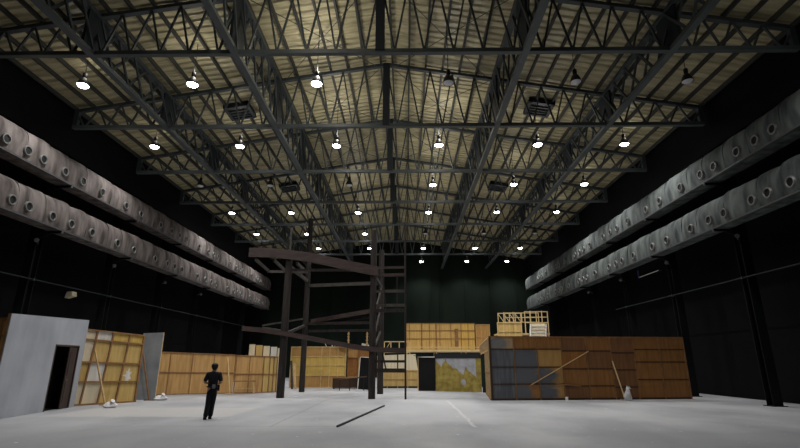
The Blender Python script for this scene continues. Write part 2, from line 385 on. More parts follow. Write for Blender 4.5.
# ------------------------------------------------------------------ air ducts
F_=473.; ct,st=cos(radians(16.265)),sin(radians(16.265))
def dlist(px, X, vx=406., dz=7.): return [ (abs(F_*X/(p-vx))-dz*st)/ct for p in px]
LU=[2,24,40,62,80,99.6,124,139,159,170,178,185,198,207.5,212.5,217,229,235.6,239,242,251,256,258,260.6]
LL=[7.7,24.7,48.8,68,89,115,131.6,153,165.5,172.7,180,196,204.3,210,214.5,226.6,233,236.7,240,249,254,256.3,258.6,262.5]
RU=[771,753.6,735.7,713,700,680,659,645.6,627.5,616.6,610,603,590,583.5,579.5,575,564.5,559,556.5,554,546,542,539.5,537.5]
RL=[788.6,766,750.5,723,708,690,666,652,633,622,615.6,609,595,587,583,579,568.7,562,559,556,548,544,541,538]
NR,NH=None,None
def make_duct(side, zb, zt, zs, px, mat, lab):
    global NR,NH
    s=-1 if side=='left' else 1
    Xf=15.2                                                     # cloth face, metres from the centre line
    t=thing('air_duct',lab,'air duct',(XC+s*Xf,0,zb),0,'cloth covered air ducts on the side walls')
    ya,yb=5.0,56.3; H=zt-zb; rng=random.Random(hash(lab)%999 if False else int(zb*10)+(5 if s>0 else 0))
    prof=[]                                                     # (out towards wall, up) closed loop
    D=.98
    for u,v in ((.10,0),(.02,.035),(0,.13),(-.01,.26),(-.015,.40),(-.005,.54),(.025,.67),(.075,.78),(.15,.87),(.25,.935),(.37,.975),(.50,1),(.68,1),(.86,.96),(.97,.85),(1,.6),(1,.2),(.93,.02),(.6,0),(.35,0)):
        prof.append((u*D, v*H))
    mb=MB(); n=len(prof); vs=[];fs=[]
    y=ya; ys=[]
    while y<yb: ys.append(y); y+=.16
    seam=[ya]; q=ya
    while q<yb: q+=rng.choice((1.3,1.55,1.8,2.1)); seam.append(q)
    def env(y):
        for a,b in zip(seam[:-1],seam[1:]):
            if a<=y<b:
                u=(y-a)/(b-a); r=random.Random(int(a*100)); lo,hi=r.uniform(-.03,.01),r.uniform(0,.05)
                return lo+(hi-lo)*u - .022*math.exp(-(min(u,1-u)*(b-a)/.09)**2)
        return 0
    for i,y in enumerate(ys):
        g=env(y)
        for (dx,dzz) in prof:
            k=1+g*1.0 if dzz>H*.4 else 1+g*.25
            wob=.016*sin(y*5.1+dzz*4)+.012*sin(y*11.3-dzz*7+dx*3)
            vs.append((s*(dx-(wob+.4*g if dx<D*.5 else 0)), y, dzz*k if dzz>H*.4 else dzz))
        if i:
            for k in range(n): fs.append(((i-1)*n+k,(i-1)*n+(k+1)%n,i*n+(k+1)%n,i*n+k))
    fs.append(tuple(range(n))); fs.append(tuple((len(ys)-1)*n+k for k in range(n)))
    mb._add(vs,fs); mb.smooth=True
    mb.build('cloth_cover',M[mat],t)
    for sm in seam[1:-1]:                                       # raised strap on each seam
        g=env(sm-.01); b=MB(); vv=[];ff=[]
        for j,yy in enumerate((sm-.018,sm+.018)):
            for (dx,dzz) in prof:
                vv.append((s*(D/2+(dx-D/2)*1.02), yy, H/2+(dzz-H/2)*1.012+(max(0,g)*H if dzz>H*.4 else 0)))
        ff=[(k,(k+1)%n,n+(k+1)%n,n+k) for k in range(n)]+[tuple(range(n)),tuple(range(n,2*n))]
        b._add(vv,ff); b.build('strap',M[mat],t)
    MB().box(*sorted((s*-.03,s*.10)),ya,yb,-.045,.03).build('bottom_rail',M['rail'],t)
    # brackets carrying the duct on the wall columns
    for y in TY:
        bk=MB(); bk.bar((s*.0,y,-.10),(s*(CX-Xf+.15),y,-.10),.10,.10); bk.bar((s*.5,y,-.12),(s*(CX-Xf-.15),y,-.34),.06,.06)
        bk.build('bracket',M['column'],t)
        MB().box(*sorted((s*-.05,s*.06)),y-.05,y+.05,-.16,.0).build('clamp',M['rail'],t)
    if NR is None:
        NR=MB().lathe([(.13,.02),(.17,-.09),(.205,-.09),(.23,-.05),(.235,.05)],18,'x').mesh('nozzle_ring')
        NR.materials.append(M['alu'])
        hb=MB().lathe([(.0,.10),(.06,.09),(.135,.00),(.155,-.05)],16,'x'); NH=hb.mesh('nozzle_throat'); NH.materials.append(M['hole'])
    for d in dlist(px, Xf+(.95 if s<0 else -.95), dz=zs+.4-1.77):
        o=bpy.data.objects.new('nozzle',NR); COL.objects.link(o); o.parent=t; o.location=(s*-.0,d,.43)
        if s>0: pass
        o.scale=(s,1,1)
        h=bpy.data.objects.new('throat',NH); COL.objects.link(h); h.parent=o
for side,mat in (('left','fabricL'),('right','fabricR')):
    make_duct(side, 10.0, 11.45, 10.0, LU if side=='left' else RU, mat, 'upper cloth covered air duct with round nozzles on the %s wall'%side)
    make_duct(side, 7.72, 9.17, 7.72, LL if side=='left' else RL, mat, 'lower cloth covered air duct with round nozzles on the %s wall'%side)

# small floodlights on the columns, below the ducts
FL=None
def make_flood():
    t=thing('floodlight','x','floodlight',(0,0,0),0,'unlit floodlights under the ducts')
    MB().bar((0,.0,0),(.54,.80,0),.05,.05).build('arm',M['steel'],t)
    b=MB().tube((-.18,-.22,-.08),(0,.02,.0),.10,14,.08); b.smooth=True; b.build('housing',M['rail'],t)
    MB().tube((-.192,-.237,-.087),(-.178,-.218,-.08),.09,14).build('lens',M['rail'],t)
    return t
names=['under the nearest','under the second','under the third','under the fourth']
for s,side,zz in ((-1,'left',7.1),(1,'right',7.2)):
    for k in range(1,5):
        if FL is None: FL=make_flood(); o=FL
        else: o=copy_tree(FL)
        o.location=(XC+s*(CX-.72),TY[k]-.85,zz-.05); o.scale=(s,1,1)
        o['label']='small unlit floodlight below the ducts, %s wall, %s of four from camera'%(side,['first','second','third','last'][k-1])
# conduits along the walls
for s,side in ((-1,'left'),(1,'right')):
    t=thing('wall_conduit','thin horizontal conduit along the black %s wall below the ducts'%side,'conduit',(XC+s*(CX-.26),0,5.4),0)
    MB().tube((0,9,0),(0,Y1 if s<0 else 34.6,0),.03,8).build('pipe',M['plate'],t)
    c=MB()
    for y in (TY if s<0 else TY[:4]): c.box(-.06,.07,y-.03,y+.03,-.06,.06)
    c.build('clip',M['steel'],t)
t=thing('tube_fitting','pale thin tube fitting on the right wall below the lower duct','tube light',(XC+CX-.23,28.2,7.05),0)
MB().tube((0,0,0),(0,2.5,0),.025,8).build('tube',M['tube'],t); MB().box(-.04,.04,2.45,2.53,-.05,.45).build('end_bracket',nmat('blue_bracket',(.05,.07,.2),.6),t)
MB().box(0,.16,.0,.06,-.03,.03).build('arm',M['steel'],t); MB().box(0,.16,2.44,2.5,-.03,.03).build('arm',M['steel'],t)
t=thing('wall_lamp','small pale unlit wedge lamp on the left wall beyond the grey flat','wall lamp',(XC-HW,26.4,5.2),0)
MB().bar((0,0,.25),(.25,0,.25),.05,.05).build('arm',M['steel'],t)
MB().prism([(.15,0),(.55,.12),(.50,.36),(.22,.34)],-.2,.2).build('shade',M['ply_cream'],t)

# ------------------------------------------------------------------ scenery flats
def frame2d(p,q):
    d=Vector((q[0]-p[0],q[1]-p[1])); return d.length, atan2(d.y,d.x)
def flat(name,label,cat,p,q,h,cols,rows,mats,rails,studs,batten,h1=None,front=-1,th=.02,bw=.05,bd=.06,group=None,shear=0):
    """sheets laid out in a grid, battens on the side front (-1: towards -y local)"""
    Lw,a=frame2d(p,q); h1=h if h1 is None else h1
    t=thing(name,label,cat,(p[0],p[1],0),a,group)
    top=lambda x: h+(h1-h)*x/Lw
    xs=[c*Lw for c in cols]
    for i in range(len(xs)-1):
        for j in range(len(rows)-1):
            mt=mats(i,j)
            if mt is None: continue
            x0,x1=xs[i]+.004,xs[i+1]-.004
            sh=lambda c,f: -shear*(1-f) if 0<c<1 else 0
            l0,l1,r0,r1=sh(cols[i],rows[j]),sh(cols[i],rows[j+1]),sh(cols[i+1],rows[j]),sh(cols[i+1],rows[j+1])
            o=MB().prism([(x0+l0,rows[j]*top(x0)+.003),(x1+r0,rows[j]*top(x1)+.003),(x1+r1,rows[j+1]*top(x1)-.003),(x0+l1,rows[j+1]*top(x0)-.003)],0,th).build('sheet',M[mt],t)
    y0=front*bd/2 if front<0 else th+bd/2
    for r in rails:
        z=lambda x: min(max(r*top(x),bw/2),top(x)-bw/2)
        MB().bar((0,y0,z(0)),(Lw,y0,z(Lw)),bd,bw).build('rail',M[batten],t)
    for u in studs:
        x=min(max(u*Lw,bw/2),Lw-bw/2)
        MB().bar((x-(shear if .1<u<.9 else 0),y0*1.0,.0),(x,y0*1.0,top(x)),bw,bd*.96,(0,1,0)).build('stud',M[batten],t)
    return t,Lw,a

# grey flat with a doorway
p,q=(-13.07,15.75),(-13.66,20.6); Lw,a=frame2d(p,q)
t=thing('scenery_flat','large pale grey painted flat with a dark doorway, standing at far left','scenery flat',(p[0],p[1],0),a)
hA,hB=3.32,3.50; dl,dr,dh=2.80,4.50,2.42
tp=lambda x: hA+(hB-hA)*x/Lw
pan=MB().prism([(0,0),(dl,0),(dl,dh),(dr,dh),(dr,0),(Lw,0),(Lw,hB),(0,hA)],0,.03)
# local y+ points to the wall: the painted face is towards the hall
pan.build('panel',M['grey_paint'],t)
fr=MB(); fr.bar((.03,.07,0),(.03,.07,hA),.06,.08,(0,1,0)); fr.bar((Lw-.03,.07,0),(Lw-.03,.07,hB),.06,.08,(0,1,0)); fr.bar((0,.07,hA-.03),(Lw,.07,hB-.03),.08,.06)
fr.build('timber_edge',M['batten_brown'],t)
df=MB(); df.bar((dl+.03,.06,0),(dl+.03,.06,dh),.06,.14,(0,1,0)); df.bar((dr-.03,.06,0),(dr-.03,.06,dh),.06,.14,(0,1,0)); df.bar((dl,.06,dh-.03),(dr,.06,dh-.03),.14,.06)
df.build('door_frame',M['door'],t)
dd=bpy.data.objects.new('door_leaf',MB().box(-.66,0,-.02,.02,.03,dh-.08).mesh('door_leaf')); COL.objects.link(dd); dd.data.materials.append(M['door']); dd.parent=t; dd.location=(dr-.07,.05,0); dd.rotation_euler=(0,0,radians(5))
MB().box(-.56,-.10,-.035,-.02,1.25,2.15).build('door_panel',M['door'],dd); MB().box(-.56,-.10,-.035,-.02,.25,1.0).build('door_panel',M['door'],dd)
hk=MB().lathe([(.0,-.05),(.03,-.04),(.03,0),(.012,.01),(.012,.04)],10,'y',(-.60,-.05,1.08)); hk.build('door_knob',M['alu'],dd)
MB().box(dl-.3,dr+.2,.75,.77,0,dh+.35).build('added_blackout',M['blackcloth'],t)  # black box added behind the opening to keep light out of it
MB().box(dl-.3,dr+.2,.12,.77,dh+.35,dh+.37).build('added_blackout',M['blackcloth'],t)
MB().box(dr+.18,dr+.2,.12,.77,0,dh+.35).build('added_blackout',M['blackcloth'],t)
MB().box(dl-.28,dr+.18,.13,.75,0.002,.012).build('added_blackout',M['blackcloth'],t)
MB().box(dl-.3,dl-.28,.12,.77,0,dh+.35).build('added_blackout',M['blackcloth'],t)

flat('scenery_flat','bare plywood flat edge showing behind the left edge of the grey flat','scenery flat',(-16.6,18.1),(-13.75,17.9),3.38,(0,.5,1),(0,.5,1),lambda i,j:'ply_orange',(0,.45,.8,1),(0,.5,.99),'batten_brown')

# ply bay seen from behind
def mbay(i,j):
    return [['ply_cream','ply_tan','ply_cream','ply_cream'],['ply_cream','ply_white','ply_tan','ply_white'],['ply_tan','ply_tan','ply_tan','ply_yellow'],['ply_tan','ply_tan','ply_tan','ply_yellow']][i][j]
p,q=(-14.05,21.0),(-12.5,23.1)
t,Lw,a=flat('scenery_flat','rear of a flat patched with cream, white and tan boards beside the doorway flat','scenery flat',p,q,3.18,(0,.2,.46,.74,1),(0,.30,.56,.86,1),mbay,(0,.30,.56,.86,1),(.02,.2,.46,.74,.98),'batten_brown',h1=3.0,bw=.06,bd=.09,shear=.22)
sp=MB(); rr=random.Random(3); pts=[]
for k in range(14):
    r_=.26*(1 if k%2 else .5)*rr.uniform(.7,1.2); an=2*pi*k/14; pts.append((Lw*.80+r_*cos(an)*.8,1.18+r_*sin(an)*1.5))
sp.prism(pts,-.012,.0).build('paint_splash',M['ply_white'],t)
# braces with sandbags
def sandbag(label,x,y,w=.5,seed=1,tall=1.0):
    r=random.Random(seed); mb=MB(); n=16; vs=[];fs=[]
    rings=[(.6,.0),(1.0,.05),(1.05,.14),(.85,.24),(.5,.30),(.18,.33)]
    for (rad,z) in rings:
        for k in range(n):
            a_=2*pi*k/n; rr_=rad*w/2*(1+.18*sin(3*a_+seed)+.12*sin(7*a_+2*z*20)+r.uniform(-.06,.06))
            vs.append((rr_*cos(a_)*1.25,rr_*sin(a_)*.8,z*tall*(1+.25*sin(2*a_+seed))))
    for i in range(len(rings)-1):
        for k in range(n): fs.append((i*n+k,i*n+(k+1)%n,(i+1)*n+(k+1)%n,(i+1)*n+k))
    fs.append(tuple(range(n))); fs.append(tuple((len(rings)-1)*n+k for k in range(n)))
    mb._add(vs,fs); mb.smooth=True
    t=thing('sandbag',label,'sandbag',(x,y,0.001),0)
    mb.build('sack',M['bag'],t)
    nk=MB().lathe([(.05,.0),(.035,.05),(.06,.12),(.09,.14)],8); o=nk.build('tied_neck',M['bag'],t); o.location=(.12*w,0,.29*tall); o.rotation_euler=(.3,.7,0)
    return t
def brace(label,top,foot,mat='batten',w=.05):
    t=thing('timber_brace',label,'brace',foot,0)
    v=Vector(top)-Vector(foot)
    MB().bar((0,0,.0),v,w,w*1.3).build('strut',M[mat],t)
    MB().bar((-.25,0,.025),(.25,.02,.025),.06,.05).build('foot_block',M[mat],t)
    return t
brace('slanting pale brace holding up the patched board flat',(-13.69,21.37,2.28),(-12.76,21.25,0.0))
sandbag('white sandbag at the foot of the patched board flat brace',-11.92,20.15,.40,1,.6)
# grey return
p,q=(-13.25,24.3),(-12.2,24.3)
t=thing('scenery_flat','narrow slate grey flat standing right of the patched board flat','scenery flat',(p[0],p[1],0),0)
MB().prism([(0,0),(1.02,0),(1.02,3.2),(0,3.16)],0,.03).build('panel',M['grey_return'],t)
fr=MB(); fr.bar((.03,.07,0),(.03,.07,3.16),.06,.08,(0,1,0)); fr.bar((.99,.07,0),(.99,.07,3.2),.06,.08,(0,1,0)); fr.bar((0,.07,3.13),(1.02,.07,3.17),.08,.06); fr.bar((0,.07,.05),(1.02,.07,.05),.08,.06)
fr.build('timber_edge',M['batten'],t)
brace('slanting brown brace in front of the narrow slate grey flat',(-12.93,23.95,2.19),(-12.28,23.9,0),'batten_brown')
sandbag('white sandbag on the floor beside the narrow slate grey flat',-11.84,24.1,.44,2,.6)

# long plywood wall
p,m_,q=(-14.6,27.6),(-10.2,29.3),(-7.9,30.35)
flat('plywood_wall','long low orange plywood set wall behind the man in black, left stretch','set wall',p,m_,2.36,(0,.25,.5,.75,1),(0,1),lambda i,j:'ply_orange',(0,.52,1),(.0,.25,.5,.75),'batten_brown',h1=2.2,bw=.05,bd=.04)
flat('plywood_wall','low tan plywood set wall behind the small trestle, right stretch','set wall',(m_[0]+.02,m_[1]),q,2.18,(0,.33,.66,1),(0,1),lambda i,j:'ply_orange' if i<2 else 'ply_tan',(0,.50,1),(0.02,.33,.66,.80,.90,.98),'batten_brown',h1=2.1,bw=.05,bd=.04)
brace('thin pale stick leaning on the long plywood wall right of the man',(-10.55,28.95,2.05),(-10.1,28.6,0),'batten_yellow',.045)
# small trestle before the wall
t=thing('trestle_table','small bare timber trestle in front of the long plywood wall','trestle',(-9.35,28.75,0),radians(22))
MB().box(-.62,.62,-.16,.16,.68,.74).build('top',M['batten_brown'],t)
for sx in (-.5,.5):
    for sy in (-.12,.12): MB().bar((sx*1.12,sy*1.6,0),(sx*.95,sy,.68),.05,.05).build('leg',M['batten'],t)
MB().bar((-.5,0,.3),(.5,0,.3),.04,.05).build('stretcher',M['batten'],t)
# cream boards behind the wall
for k,(x,w,mt,h) in enumerate(((-9.72,.36,'ply_cream',2.84),(-9.30,.40,'ply_tan',2.80),(-8.86,.40,'ply_cream',2.75),(-8.42,.38,'ply_white',2.70),(-8.02,.36,'ply_cream',2.62))):
    o=MB().box(-w/2,w/2,0,.07,0,h).build('leaning_board',M[mt]); o.location=(x,30.5+.11*k+.3,0); o.rotation_euler=(0,0,radians(22))
    tag(o,'%s board standing up behind the tan plywood wall, %s of five'%({'ply_cream':'cream','ply_tan':'tan','ply_white':'whitish'}[mt],['first from left','second from left','middle one','fourth from left','last on the right'][k]),'board','boards behind the plywood wall')

# curved plywood wall behind the tower
t=thing('plywood_wall','curved yellow plywood set wall with cross battens seen behind the dark tower','set wall',(-6.4,35.3,0),0)
n=7; H=2.85; pts=[]
for k in range(n+1):
    u=k/n; x=-1.95+3.95*u; y=.35*(2*u-1)**2*1.0+.25*u
    pts.append((x,y))
for k in range(n):
    (xa,ya),(xb,yb)=pts[k],pts[k+1]
    a_=atan2(yb-ya,xb-xa); L_=sqrt((xb-xa)**2+(yb-ya)**2)
    for z0,z1,mt in ((0,.85,'ply_amber'),(.85,2.15,'ply_yellow'),(2.15,H,'ply_amber')):
        o=MB().box(.003,L_-.003,0,.02,z0+.003,z1-.003).build('sheet',M[mt],t); o.location=(xa,ya,0); o.rotation_euler=(0,0,a_)
    for z in (.03,.85,1.55,2.15,H-.03):
        o=MB().box(0,L_,-.05,0,z-.03,z+.03).build('rail',M['batten_yellow'],t); o.location=(xa,ya,0); o.rotation_euler=(0,0,a_)
    if k%2==0 or k==5:
        o=MB().box(-.025,.025,-.055,0,0,H).build('stud',M['batten_yellow'],t); o.location=(xa,ya,0); o.rotation_euler=(0,0,a_)
MB().bar((pts[-1][0],pts[-1][1]-.03,0),(pts[-1][0],pts[-1][1]-.03,H),.07,.07,(0,1,0)).build('stud',M['batten_yellow'],t)
# bits lying on top of it
for k,(x,lab) in enumerate(((-5.75,'small pale offcut upright on top of the curved yellow wall, left one'),(-5.35,'tall pale offcut upright on top of the curved yellow wall, middle one'),(-5.15,'pale offcut leaning on top of the curved yellow wall, right one'))):
    o=MB().bar((0,0,0),((-.12,.06,.10)[k],0,(.2,.38,.3)[k]),.07,.03).build('timber_offcut',M['ply_white']); o.location=(x,35.32,H); tag(o,lab,'offcut','offcuts on the curved wall')
o=MB().prism([(-.5,0),(.4,.02),(.55,.14),(.1,.2),(-.3,.16)],-.12,.12).build('cloth_bundle',M['grey_return']); o.location=(-4.50,35.5,H); tag(o,'grey rolled cloth lying on the right end of the curved yellow wall','cloth')
# plank leaning between tower posts
for k,(dx,mt) in enumerate(((0,'tower_grey'),(.22,'batten'))):
    o=MB().bar((0,0,0),(-.35,.75,1.85-.2*k),.16,.03,(0,1,0)).build('leaning_plank',M[mt]); o.location=(-7.75+dx,33.9,.01); tag(o,('weathered grey' if k==0 else 'pale brown')+' plank leaning beside the rear left tower post','plank','planks leaning by the tower')
# brown wall right of the curved one, two notched studs above
t,_,_=flat('plywood_wall','brown plywood set wall between the curved yellow wall and the black door','set wall',(-4.35,36.6),(-2.6,36.6),2.75,(0,.45,1),(0,.3,.75,1),lambda i,j:'ply_brown' if (i+j)%2 else 'ply_orange',(0,.3,.75,1),(0,.45,1),'batten_brown')
MB().box(0,1.75,.10,.45,2.72,2.75).build('top_plate',M['batten_brown'],t)
for k,x in enumerate((.02,1.42)):
    sb=MB().box(x-.05,x+.05,.03,.1,2.2,3.95)
    for z in (3.1,3.35,3.6,3.8): sb.box(x-.09,x+.09,.0,.03,z-.03,z+.03)
    sb.build('tall_stud',M['batten'],t)
o=MB().prism([(-.45,0),(.42,-.18),(.42,.0),(-.42,.2)],-.15,.15).build('white_board',M['ply_white']); o.location=(-2.9,36.87,2.94); tag(o,'short white board lying on top of the brown wall by the tower','board')
# black door leaning
t=thing('black_door','black door panel with a white edge leaning behind the tower','door panel',(-2.78,33.2,0),0); t.rotation_euler=(radians(-9),radians(3),0)
MB().box(-.42,.42,-.03,.03,0.02,2.08).build('panel',M['blackcloth'],t); MB().box(-.47,-.42,-.03,.03,0.02,2.08).build('edge',M['ply_white'],t); MB().box(-.42,.42,-.03,.03,2.08,2.12).build('edge',M['ply_white'],t)
MB().lathe([(.03,-.09),(.03,-.03)],8,'y',(.33,0,1.0)).build('knob',M['alu'],t)
# low bench
t=thing('low_bench','low dark bench with thin legs left of the black door','bench',(-3.55,32.3,0),radians(8))
MB().bar((-.9,0,.62),(1.0,0,.86),.28,.07).build('top',M['batten_dark'],t)
for x in (-.75,-.1,.8):
    MB().bar((x,0,0),(x,0,.62+.126*(x+.9)),.05,.05,(0,1,0)).build('leg',M['tower'],t)
t=thing('upholstered_chest','low dark brown chest standing against the brown wall','chest',(-4.2,34.6,0),radians(6))
MB().box(-.9,.9,-.3,.3,.06,.66).build('body',M['batten_dark'],t,.04); MB().box(-.93,.93,-.33,.33,.66,.76).build('lid',M['ply_dark'],t,.02)
fe=MB()
for sx in (-.8,.8):
    for sy in (-.24,.24): fe.box(sx-.05,sx+.05,sy-.05,sy+.05,0,.06)
fe.build('foot',M['batten_dark'],t)

# low wall with white upper board
t,Lw,_=flat('plywood_wall','low set wall with plywood base and white board above, behind the ladder','set wall',(-2.05,35.4),(.85,35.4),1.22,(0,.25,.5,.75,1),(0,.55,1),lambda i,j:'ply_tan',(.5,1),(0,.25,.5,.75,1),'batten')
MB().prism([(.0,1.22),(2.9,1.22),(2.72,2.32),(.0,2.22)],.0,.03).build('white_board',M['ply_cream'],t)
MB().box(0,Lw,-.03,0,0,.12).build('skirting',M['dark_board'],t)
MB().bar((0,.06,0),(0,.06,2.2),.06,.06,(0,1,0)).build('post',M['batten'],t); MB().bar((2.72,.06,0),(2.72,.06,2.3),.06,.06,(0,1,0)).build('post',M['batten'],t)
# black panel standing in for the shade of an opening
t=thing('dark_opening_panel','black panel standing in for the dark opening between the low white board wall and the mustard mural','backdrop',(.80,31.9,0),0)
MB().box(0,1.09,0,.04,0,2.05).build('panel',M['blackcloth'],t)
MB().box(-.04,.0,-.02,.06,0,2.08).build('edge',M['batten'],t)
MB().bar((-.04,.0,2.08),(1.06,.0,2.08),.10,.05).build('top_edge',M['ply_white'],t)
MB().bar((-.3,-.05,2.16),(.2,-.02,2.12),.12,.03).build('lintel',M['tower'],t)
# mustard mural
p,q=(1.90,32.0),(4.62,30.6); Lw,a=frame2d(p,q)
t=thing('painted_flat','mustard yellow flat with peeling lilac grey paint and dark top strip','scenery flat',(p[0],p[1],0),a)
HM=2.0
MB().box(0,Lw,0,.04,0,HM).build('panel',M['mural'],t)
U=lambda x: (x-165)/245*Lw
W=lambda x,y: (410-y)/165*HM*(1-.05*(x-165)/245)+.02
zz=[(168,262),(180,272),(200,290),(206,272),(215,264),(225,256),(232,268),(240,275),(252,285),(262,297),(272,293),(285,297),(293,309),(300,313),(308,322),(318,326),(324,306),(330,284),(338,296),(345,306),(356,312),(365,321),(376,330),(385,336)]
poly=[(U(x),W(x,y)) for x,y in zz]+[(U(384),HM-.005),(U(168),HM-.005)]
MB().prism(poly,-.006,0).build('peeled_patch',M['mural_grey'],t)
poly=[(U(x),W(x,y)) for x,y in ((305,352),(318,347),(328,354),(330,372),(322,381),(310,378),(304,366))]
MB().prism(poly,-.006,0).build('peeled_patch',M['mural_grey'],t)
MB().box(-.05,Lw,-.04,.10,HM,HM+.30).build('top_strip',M['dark_board'],t)
st_=MB(); st_.bar((U(224),-.05,HM+.05),(U(224),-.05,W(224,262)),.035,.02,(0,1,0)); st_.build('hanging_strap',M['batten_brown'],t)
bk=MB(); bk.bar((.1,.07,0),(.1,.07,HM),.06,.06,(0,1,0)); bk.bar((Lw-.1,.07,0),(Lw-.1,.07,HM),.06,.06,(0,1,0)); bk.build('rear_frame',M['batten'],t)
o=MB().box(0,.30,0,.04,0,2.12).build('dark_board',M['green_black']); o.location=(4.62,30.3,0); o.rotation_euler=(0,0,radians(-25)); tag(o,'narrow dark green board between the mustard mural and the big brown box','board')

# platform and upper wall at the back
t=thing('stage_platform','raised timber stage platform behind the mural carrying the pale plywood wall','platform',(3.1,43.2,0),0)
MB().box(-3.1,4.42,-1.6,2.2,2.62,2.78).build('deck',M['batten_yellow'],t)
for x in (-3,-.5,2,4.3):
    for y in (-1.5,2.1): MB().bar((x,y,0),(x,y,2.62),.1,.1,(0,1,0)).build('leg',M['batten'],t)
MB().bar((-3.1,-1.58,2.98),(4.42,-1.58,2.98),.05,.06).build('front_rail',M['batten_yellow'],t)
for i in range(9): MB().bar((-3.05+i*.95,-1.58,2.78),(-3.05+i*.95,-1.58,2.98+(.12 if i in(3,6) else 0)),.05,.05,(0,1,0)).build('short_post',M['batten_yellow'],t)
tt,Lw,_=flat('plywood_wall','x','set wall',(.02,44.3),(6.3,44.3),2.42,(0,.22,.43,.65,.80,1),(0,.42,.72,1),lambda i,j:['ply_tan','ply_tan','ply_tan','ply_tan','ply_yellow'][i],(.02,.42,.72,1),(0,.05,.22,.34,.43,.49,.65,.80,.9,1),'batten_brown',bw=.05)
tt['label']='pale plywood wall with dark stud lines standing on the rear stage platform'; tt.location.z=2.78
MB().box(Lw*.705,Lw*.755,-.10,-.03,.3,1.9).build('dark_stud',M['batten_brown'],tt)
for u in (.225,.435): MB().box(Lw*u-.06,Lw*u+.06,-.09,-.03,0,2.4).build('dark_stud',M['batten_brown'],tt)
tt,_,_=flat('plywood_wall','x','set wall',(6.35,44.2),(7.65,44.2),2.30,(0,.4,1),(0,.5,1),lambda i,j:'ply_amber',(0,.5,1),(0,.4,1),'batten')
tt['label']='narrow amber plywood wall at the right end of the rear platform'; tt.location.z=2.78
# small timber rail frames on the left of the platform
t=thing('timber_railing','pale timber railing frame left of the rear platform, seen through the ladder','railing',(-1.85,41.0,0),0)
MB().box(0,2.2,0,.08,2.50,2.60).build('bottom_rail',M['batten_yellow'],t)
MB().box(0,2.2,0,.06,3.38,3.45).build('top_rail',M['batten_yellow'],t)
for x in (.0,.55,1.25,2.14): MB().box(x,x+.07,0,.07,0 if x in(.0,2.14) else 2.6,3.45).build('post',M['batten_yellow'],t)
MB().bar((.1,.03,2.65),(.5,.03,3.35),.05,.04).build('diagonal',M['batten_yellow'],t)

# big plywood box on the right
p,q=(4.11,24.16),(14.26,25.25); Lw,a=frame2d(p,q); HB=2.98
t=thing('plywood_box_wall','big brown plywood set wall with grey painted patches at its left end','set wall',(p[0],p[1],0),a)
def sheet(x0,x1,z0,z1,mt,y=0.):
    return MB().box(x0+.005,x1-.005,y,y+.02,z0+.005,z1-.005).build('sheet',M[mt],t)
def rail(x0,x1,z,mt='batten_dark',w=.045,y=-.02): MB().box(x0,x1,y-.015,y+.02,z-w/2,z+w/2).build('rail',M[mt],t)
def stud(x,z0,z1,mt='batten_brown',w=.045,y=-.02,dx=0): MB().bar((x,y,z0),(x+dx,y,z1),w,.045,(0,1,0)).build('stud',M[mt],t)
c1=[0,1.22,2.42,3.66]; z1_=[0,.74,1.53,2.38,HB]
tbl={0:['ply_grey','ply_grey','ply_grey','ply_smear'],1:['ply_patch_c','ply_patch_a','ply_patch_a','ply_brown'],2:['ply_patch_b','ply_patch_b','ply_amber','ply_brown']}
for i in range(3):
    for j in range(4): sheet(c1[i],c1[i+1],z1_[j],z1_[j+1],tbl[i][j])
for z in z1_[1:4]: rail(0,3.66,z)
c2=[3.66,4.95,6.25]; z2_=[0,.64,1.44,2.30,HB]
for i in range(2):
    for j in range(4): sheet(c2[i],c2[i+1],z2_[j],z2_[j+1],'ply_brown' if (i+j)%3 else 'ply_dark',.01)
for z in z2_[1:4]: rail(3.66,6.25,z)
z3_=[0,.58,1.39,2.21,HB]
for j in range(4): sheet(6.25,7.45,z3_[j],z3_[j+1],'ply_dark',-.01)
for z in z3_[1:4]: rail(6.25,7.45,z,y=-.03)
c4=[7.45,8.82,Lw]; z4_=[0,.93,1.77,2.38,HB]
for i in range(2):
    for j in range(4): sheet(c4[i],c4[i+1],z4_[j],z4_[j+1],'ply_brown',0)
for z in z4_[1:4]: rail(7.45,Lw,z)
for x in (1.22,2.42,3.66,4.95,6.25,7.45,8.82): stud(x,.0,HB)
stud(.03,0,HB,'batten_dark',.09); stud(Lw-.03,0,HB,'batten_brown',.06)
rail(0,Lw,HB-.02,'batten_brown',.05); rail(0,Lw,.04,'batten_dark',.09)
MB().box(0,Lw,.02,.12,HB,HB+.03).build('top_plate',M['batten_brown'],t)
for x in (1.5,5,8.5):                                        # raking props behind
    MB().bar((x,.06,HB-.4),(x,1.5,0),.06,.06).build('prop',M['batten'],t)
# side wall frame
p2,q2=(4.10,24.19),(5.6,37.0); L2,a2=frame2d(p2,q2)
t=thing('stud_frame_wall','open timber stud frame with a laddered header running back from the brown box','stud frame',(p2[0],p2[1],0),a2)
for z,mt in ((HB-.04,'batten_yellow'),(2.32,'batten'),(.04,'batten_brown')):
    x1=L2 if z>1 else 5.2
    MB().box(0,x1,-.05,.05,z-.035,z+.035).build('rail',M[mt],t)
MB().box(0,5.2,-.05,.05,1.2,1.26).build('rail',M['batten_brown'],t)
for i in range(15):
    x=.05+i*.9; MB().box(x-.05,x+.05,.01,.05,2.35 if x>5.3 else .06,HB-.07).build('stud',M['batten'],t)
MB().box(0,L2,-.02,.005,2.36,HB-.07).build('header_gap_dark',M['dark_board'],t)  # dark sheet standing in for the shaded gaps between the header studs
MB().box(0,5.2,-.02,.005,.07,2.3).build('stud_gap_dark',M['dark_board'],t)  # same dark stand-in for the gaps lower down
for x in (8.5,L2-.05): MB().box(x-.05,x+.05,-.05,.05,0,2.3).build('post',M['tower'],t)
